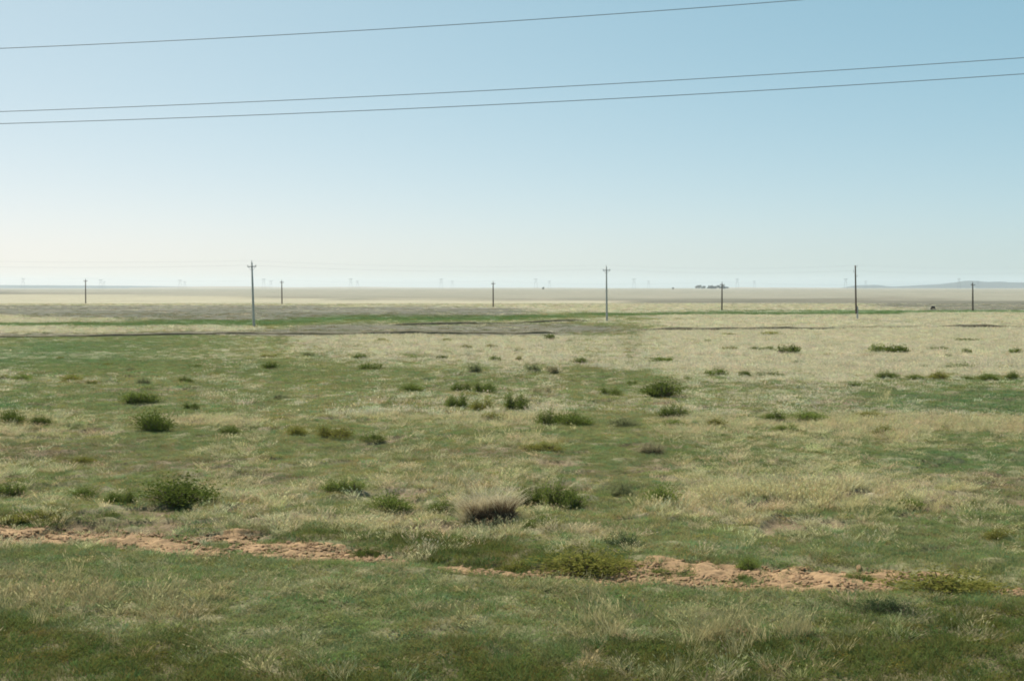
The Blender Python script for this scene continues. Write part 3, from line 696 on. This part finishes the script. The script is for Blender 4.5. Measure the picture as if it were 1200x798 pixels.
pts = [pts[0] * 2 - pts[1]] + pts + [pts[-1] * 2 - pts[-2]]
line(pts, .6, .006, 'overhead_line', 'hair thin line between the slim far poles', 'lines along the farther poles')

# ------------------------------------------------------------------ pylons on the horizon
def pylon_source(H, L):
    e = empty('pylon', (0, 0, 0), 'x', 'pylon')
    for s in (-1, 1):
        m = MB(); m.tube([(s * L, 0, -1), (s * L * .5, 0, H)], [.24, .2], 6); m.build('leg', M_far_steel, e)
    m = MB(); m.box((0, 0, H - 1.2), (L * 2.5, .5, .5)); m.build('crossbeam', M_far_steel, e)
    for s in (-1, 1):
        m = MB(); m.tube([(s * L * .78, 0, H * .5), (-s * L * .52, 0, H - 1.6)], .16, 5); m.build('brace', M_far_steel, e)
    for x in (-1.2, 0, 1.2):
        m = MB(); m.tube([(x * L, 0, H - 1.6), (x * L, 0, H - 3.4)], .18, 5); m.build('insulator_string', M_insul, e)
    return e
ORD = ['first', 'second', 'third', 'fourth', 'fifth', 'sixth', 'seventh', 'eighth', 'ninth', 'tenth', 'eleventh']
def place(e, px, D, H0_):
    X = (px - 600) / F * D; e.location = (X, D, float(height(X, D))); e.rotation_euler = (0, 0, R(14))
n0 = [27, 118, 211, 309, 411, 517, 628, 743, 864, 991, 1124]; f0 = [None, 121.8, 216.5, 317.5, 419, 530, 644, 760, 884, 1014.5, 1146]
hN = [11, 9.5, 9, 10.5, 10.5, 10.5, 10.5, 10.5, 10.5, 10.5, 11]; hF = [0, 7.5, 7, 8, 8, 8, 8, 8, 8, 8, 8]
s0 = None
for k, (a, b) in enumerate(zip(n0, f0)):
    for px, D, top, line_, lab in ((a, 3500 - 25 * k, hN[k], 'taller pylons on the horizon', 'faint taller twin legged pylon on the horizon, %s of its line from the left'), (b, 4300 - 25 * k, hF[k], 'shorter pylons on the horizon', 'faint shorter twin legged pylon on the horizon, %s of its line from the left')):
        if px is None: continue
        if s0 is None: s0 = e = pylon_source(27, 4.6)
        else:
            e = s0.copy(); link(e)
            for c in s0.children: q = c.copy(); link(q, e)
        place(e, px, D, 0); e['group'] = line_; e['label'] = lab % (ORD[k] if px == a else ORD[k - 1])
        e.scale = (1, 1, (top * D / F + EYE - e.location.z - 0) / 27)

# ------------------------------------------------------------------ far trees and wood
M_tree = leafy('far_tree_leaf', (.035, .055, .025), .3, .3, .15)
def crown(rnd, cx, cy, w, h, z0, n, leaf, V, Q):
    lob = [(rnd.uniform(-.32, .32) * w, rnd.uniform(-.3, .3) * w, z0 + h * rnd.uniform(.3, .75), rnd.uniform(.22, .34) * w) for _ in range(7)]
    for _ in range(n):
        lx, ly, lz, lr = rnd.choice(lob); d = Vector((rnd.gauss(0, 1), rnd.gauss(0, 1), rnd.gauss(0, .8))).normalized() * lr * rnd.random() ** .33
        c = Vector((cx + lx, cy + ly, max(z0 * .4, lz + d.z * h / w))) + Vector((d.x, d.y, 0)); r = Euler((rnd.uniform(0, 6), rnd.uniform(0, 6), rnd.uniform(0, 6))).to_matrix(); l = leaf * rnd.uniform(.6, 1.3); b = len(V)
        for q in ((-l, -l * .6, 0), (l, -l * .5, 0), (l * .8, l * .6, 0), (-l * .7, l * .5, 0)): V.append(tuple(c + r @ Vector(q)))
        Q.append((b, b + 1, b + 2, b + 3))
def far_wood():
    rnd = random.Random(8); V = []; Q = []; D = 4300
    for k in range(20):
        px = rnd.uniform(817, 846) if k % 2 else rnd.uniform(830, 848); px = px if k < 17 else rnd.uniform(846, 852)
        h = rnd.uniform(7.5, 15) * (.7 if k >= 17 else 1); X = (px - 600) / F * D; Y = D + rnd.uniform(-30, 60)
        crown(rnd, X, Y, rnd.uniform(12, 20), h, float(height(X, Y)) - .5, 260, 1.2, V, Q)
    o = link(bpy.data.objects.new('far_wood', np_mesh('far_wood', V, [Q], M_tree))); tag(o, 'dark blue green wood low on the horizon behind a slim pole', None, None, 'stuff')
far_wood()
for px, D, w, h, lab in ((636.5, 2500, 4.5, 5., 'lone dark tree on the horizon between two pylons near the middle pole'), (788.5, 2500, 5, 4.2, 'lone dark tree on the horizon short of the far wood')):
    X = (px - 600) / F * D; z = float(height(X, D)); rnd = random.Random(int(px)); e = empty('tree', (X, D, z), lab, 'tree')
    V = []; Q = []; crown(rnd, 0, 0, w, h, .8, 300, .45, V, Q); link(bpy.data.objects.new('crown', np_mesh('crown', V, [Q], M_tree)), e)
    m = MB(); m.tube([(0, 0, -.3), (.05, 0, 1.2), (0, 0, h * .6)], [.2, .16, .08], 6); m.build('trunk', M_wood, e)

# ------------------------------------------------------------------ the dark grazing animal
def cow():
    p = ground_at(1093.5, 363.6); H = 4.9 * p.y / F
    J = {'hip': (.55, 0, .98, .30), 'mid': (.1, 0, .92, .34), 'chest': (-.45, 0, .95, .32), 'wither': (-.68, 0, .98, .24), 'neck': (-.98, 0, .72, .15), 'poll': (-1.2, 0, .44, .13), 'muzzle': (-1.36, 0, .14, .075), 'rump': (.78, 0, .98, .2), 'tail1': (.9, 0, .8, .035), 'tail2': (.93, 0, .35, .03)}
    E = [('hip', 'mid'), ('mid', 'chest'), ('chest', 'wither'), ('wither', 'neck'), ('neck', 'poll'), ('poll', 'muzzle'), ('hip', 'rump'), ('rump', 'tail1'), ('tail1', 'tail2')]
    for s in (-1, 1):
        t = 'l' if s < 0 else 'r'; sh = .08 * s
        J['fs' + t] = (-.5 + sh, s * .18, .66, .13); J['fk' + t] = (-.52 + sh, s * .18, .36, .075); J['ff' + t] = (-.5 + sh, s * .18, .03, .06)
        J['hs' + t] = (.55 - sh, s * .18, .68, .17); J['hk' + t] = (.74 - sh, s * .18, .42, .08); J['hf' + t] = (.68 - sh, s * .18, .03, .06)
        J['ear' + t] = (-1.14, s * .24, .5, .04)
        E += [('chest', 'fs' + t), ('fs' + t, 'fk' + t), ('fk' + t, 'ff' + t), ('hip', 'hs' + t), ('hs' + t, 'hk' + t), ('hk' + t, 'hf' + t), ('poll', 'ear' + t)]
    ks = list(J); me = bpy.data.meshes.new('cow'); me.from_pydata([J[k][:3] for k in ks], [(ks.index(a), ks.index(b)) for a, b in E], [])
    o = link(bpy.data.objects.new('cow', me)); o.modifiers.new('skin', 'SKIN'); me.skin_vertices.new() if not me.skin_vertices else None
    for i, k in enumerate(ks): r = J[k][3]; me.skin_vertices[0].data[i].radius = (r, r); me.skin_vertices[0].data[i].use_root = (k == 'hip')
    sd = o.modifiers.new('sub', 'SUBSURF'); sd.levels = sd.render_levels = 2
    bpy.context.view_layer.update(); dg = bpy.context.evaluated_depsgraph_get(); m2 = bpy.data.meshes.new_from_object(o.evaluated_get(dg)); o.modifiers.clear(); o.data = m2; m2.name = 'cow'
    m2.materials.clear(); m2.materials.append(M_hide)
    for f in m2.polygons: f.use_smooth = True
    o.location = p; o.rotation_euler = (0, 0, R(38)); k = H / 1.26; o.scale = (k, k, k)
    tag(o, 'dark cow grazing with lowered head on the far green strip', 'cow')
cow()

# ------------------------------------------------------------------ three cables close to the track
def cable(px, py, D, name, label):
    c = np.polyfit(px, py, 2); X = np.linspace(-34, 34, 90); x = 600 + X / D * F; y = np.polyval(c, x)
    pts = [Vector((a, D, EYE + (HZ - b) * D / F)) for a, b in zip(X, y)]
    m = MB(); m.tube(pts, .0068, 7); o = m.build(name, M_cable, None, True); tag(o, label, 'cable', 'cables across the sky')
cable([0, 400, 800, 945], [57, 37.5, 10.5, 0], 20.0, 'overhead_cable', 'topmost single cable rising out of the top of the sky')
cable([0, 400, 800, 1200], [131, 115, 93.5, 68], 20.6, 'overhead_cable', 'upper one of the two close cables across the sky')
cable([0, 400, 800, 1200], [145, 131.5, 111, 87], 20.0, 'overhead_cable', 'lower one of the two close cables across the sky')

# ------------------------------------------------------------------ distant hills
def hills(prof, D, depth, name, mat, label):
    P = np.array(prof, float); xs = np.linspace(P[0, 0], P[-1, 0], 260); top = np.interp(xs, P[:, 0], P[:, 1])
    ks = np.ones(7) / 7; top = np.convolve(np.pad(top, 3, 'edge'), ks, 'valid') - .12 * fbm(xs / 7, xs * 0, 55, 3)
    X = (xs - 600) / F * D; hz = np.maximum((HZ - top) * D / F + EYE, 0.0); rows = []
    for t, g in zip(np.linspace(-1, 1, 25), np.cos(np.linspace(-1, 1, 25) * math.pi / 2) ** 1.3):
        Y = D + t * depth * np.ones_like(X); j = 1 + .22 * fbm(X / 260, Y / 200 + 3, 57, 3) * (abs(t) > .06)
        rows.append(np.stack([X * (Y / D), Y, hz * g * np.minimum(j, 1.0) - 3 * (1 - g) - .6], -1))
    V = np.stack(rows); n0_, n1_ = V.shape[:2]; ii = np.arange(n0_ * n1_).reshape(n0_, n1_); q = np.stack([ii[:-1, :-1], ii[:-1, 1:], ii[1:, 1:], ii[1:, :-1]], -1).reshape(-1, 4)
    tag(link(bpy.data.objects.new(name, np_mesh(name, V.reshape(-1, 3), [q], mat, True))), label, None, None, 'structure')
M_hill = noisy('hazed_hill_grass', (.035, .050, .050), .3, .004, .95); M_hill2 = noisy('near_rise_grass', (.25, .215, .16), .2, .004, .95)  # far hill colour darkened and blued to carry distance haze
hills([(985, 337.4), (990, 336.8), (1000, 334.6), (1030, 333.8), (1042, 336), (1060, 335.2), (1085, 333.8), (1100, 333.2), (1120, 331), (1133, 328.6), (1146, 329.4), (1156, 330.6), (1172, 329.8), (1185, 331), (1230, 331), (1300, 330.5), (1400, 333), (1500, 337.4)], 8800, 900, 'hills', M_hill, 'low blue hills far away on the horizon')
hills([(-400, 336.5), (-200, 334.5), (-60, 334), (60, 334.3), (150, 335), (230, 336), (300, 337.4)], 9300, 700, 'hills', M_hill, 'pale blue sliver of hills far off at the frame edge')
hills([(150, 337.3), (200, 336.4), (250, 335.5), (290, 335.6), (330, 336.6), (380, 336.4), (430, 336.1), (480, 336.9), (560, 337.2), (640, 337.1), (700, 337.4)], 6200, 700, 'hills', M_hill2, 'gentle grassy rise forming the horizon under the pylons')
hills([(840, 337.3), (870, 336.6), (890, 336.9), (960, 337.1), (1000, 337.4)], 6000, 500, 'hills', M_hill2, 'gentle grassy rise behind the far wood')

# ------------------------------------------------------------------ air
def haze():
    m = MB(); z0 = -5.5; z1 = 95; y0, y1 = -140, 12200
    m.box((0, (y0 + y1) / 2, (z0 + z1) / 2), (28000, y1 - y0, z1 - z0))
    mat, nt, p = new_mat('haze_air'); nt.nodes.remove(p)
    v = nt.nodes.new('ShaderNodeVolumePrincipled'); v.inputs['Color'].default_value = (.84, .93, 1, 1); v.inputs['Density'].default_value = HAZE; v.inputs['Anisotropy'].default_value = .2
    nt.links.new(v.outputs[0], nt.nodes['Material Output'].inputs['Volume'])
    o = m.build('haze', mat); tag(o, 'thin pale haze over the far plain', None, None, 'stuff')
HAZE = 6.5e-5
haze()

# ------------------------------------------------------------------ light
SUN_EL, SUN_AZ = 55, -40          # azimuth from straight ahead, negative = to the left
w = bpy.data.worlds.new('World'); sc.world = w; w.use_nodes = True; nt = w.node_tree
bg = nt.nodes['Background']; sky = nt.nodes.new('ShaderNodeTexSky'); sky.sky_type = 'NISHITA'; sky.sun_disc = False
sky.sun_elevation = R(SUN_EL); sky.sun_rotation = R(SUN_AZ); sky.altitude = 2370; sky.air_density = .69; sky.dust_density = 9.0; sky.ozone_density = 0
# milky air and the camera's tone curve: each channel of the sky keeps its own contrast
sp = nt.nodes.new('ShaderNodeSeparateColor'); cb = nt.nodes.new('ShaderNodeCombineColor'); nt.links.new(sky.outputs[0], sp.inputs[0])
for k, (gain, gam) in enumerate(((1.31, .90), (1.10, .568), (1.0, .50))):
    a = nt.nodes.new('ShaderNodeMath'); a.operation = 'MULTIPLY'; a.inputs[1].default_value = .1
    b = nt.nodes.new('ShaderNodeMath'); b.operation = 'POWER'; b.inputs[1].default_value = gam
    c = nt.nodes.new('ShaderNodeMath'); c.operation = 'MULTIPLY'; c.inputs[1].default_value = gain * 10 / 1.434
    nt.links.new(sp.outputs[k], a.inputs[0]); nt.links.new(a.outputs[0], b.inputs[0]); nt.links.new(b.outputs[0], c.inputs[0]); nt.links.new(c.outputs[0], cb.inputs[k])
nt.links.new(cb.outputs[0], bg.inputs['Color']); bg.inputs['Strength'].default_value = .10
sl = bpy.data.lights.new('sun', 'SUN'); sl.energy = 4.9; sl.angle = R(.53); sl.color = (1, .95, .83)
so = bpy.data.objects.new('sun', sl); link(so)
d = Vector((math.sin(R(SUN_AZ)) * math.cos(R(SUN_EL)), math.cos(R(SUN_AZ)) * math.cos(R(SUN_EL)), math.sin(R(SUN_EL))))
so.rotation_euler = d.to_track_quat('Z', 'Y').to_euler(); so.location = d * 40

# ------------------------------------------------------------------ render
sc.view_settings.view_transform = 'Standard'; sc.view_settings.look = 'None'; sc.view_settings.gamma = 1; sc.view_settings.exposure = 0.52
cy = sc.cycles
cy.max_bounces = 8; cy.diffuse_bounces = 4; cy.glossy_bounces = 2; cy.transmission_bounces = 4; cy.volume_bounces = 1; cy.transparent_max_bounces = 6
cy.use_denoising = True; cy.pixel_filter_type = 'BLACKMAN_HARRIS'; cy.filter_width = 1.8
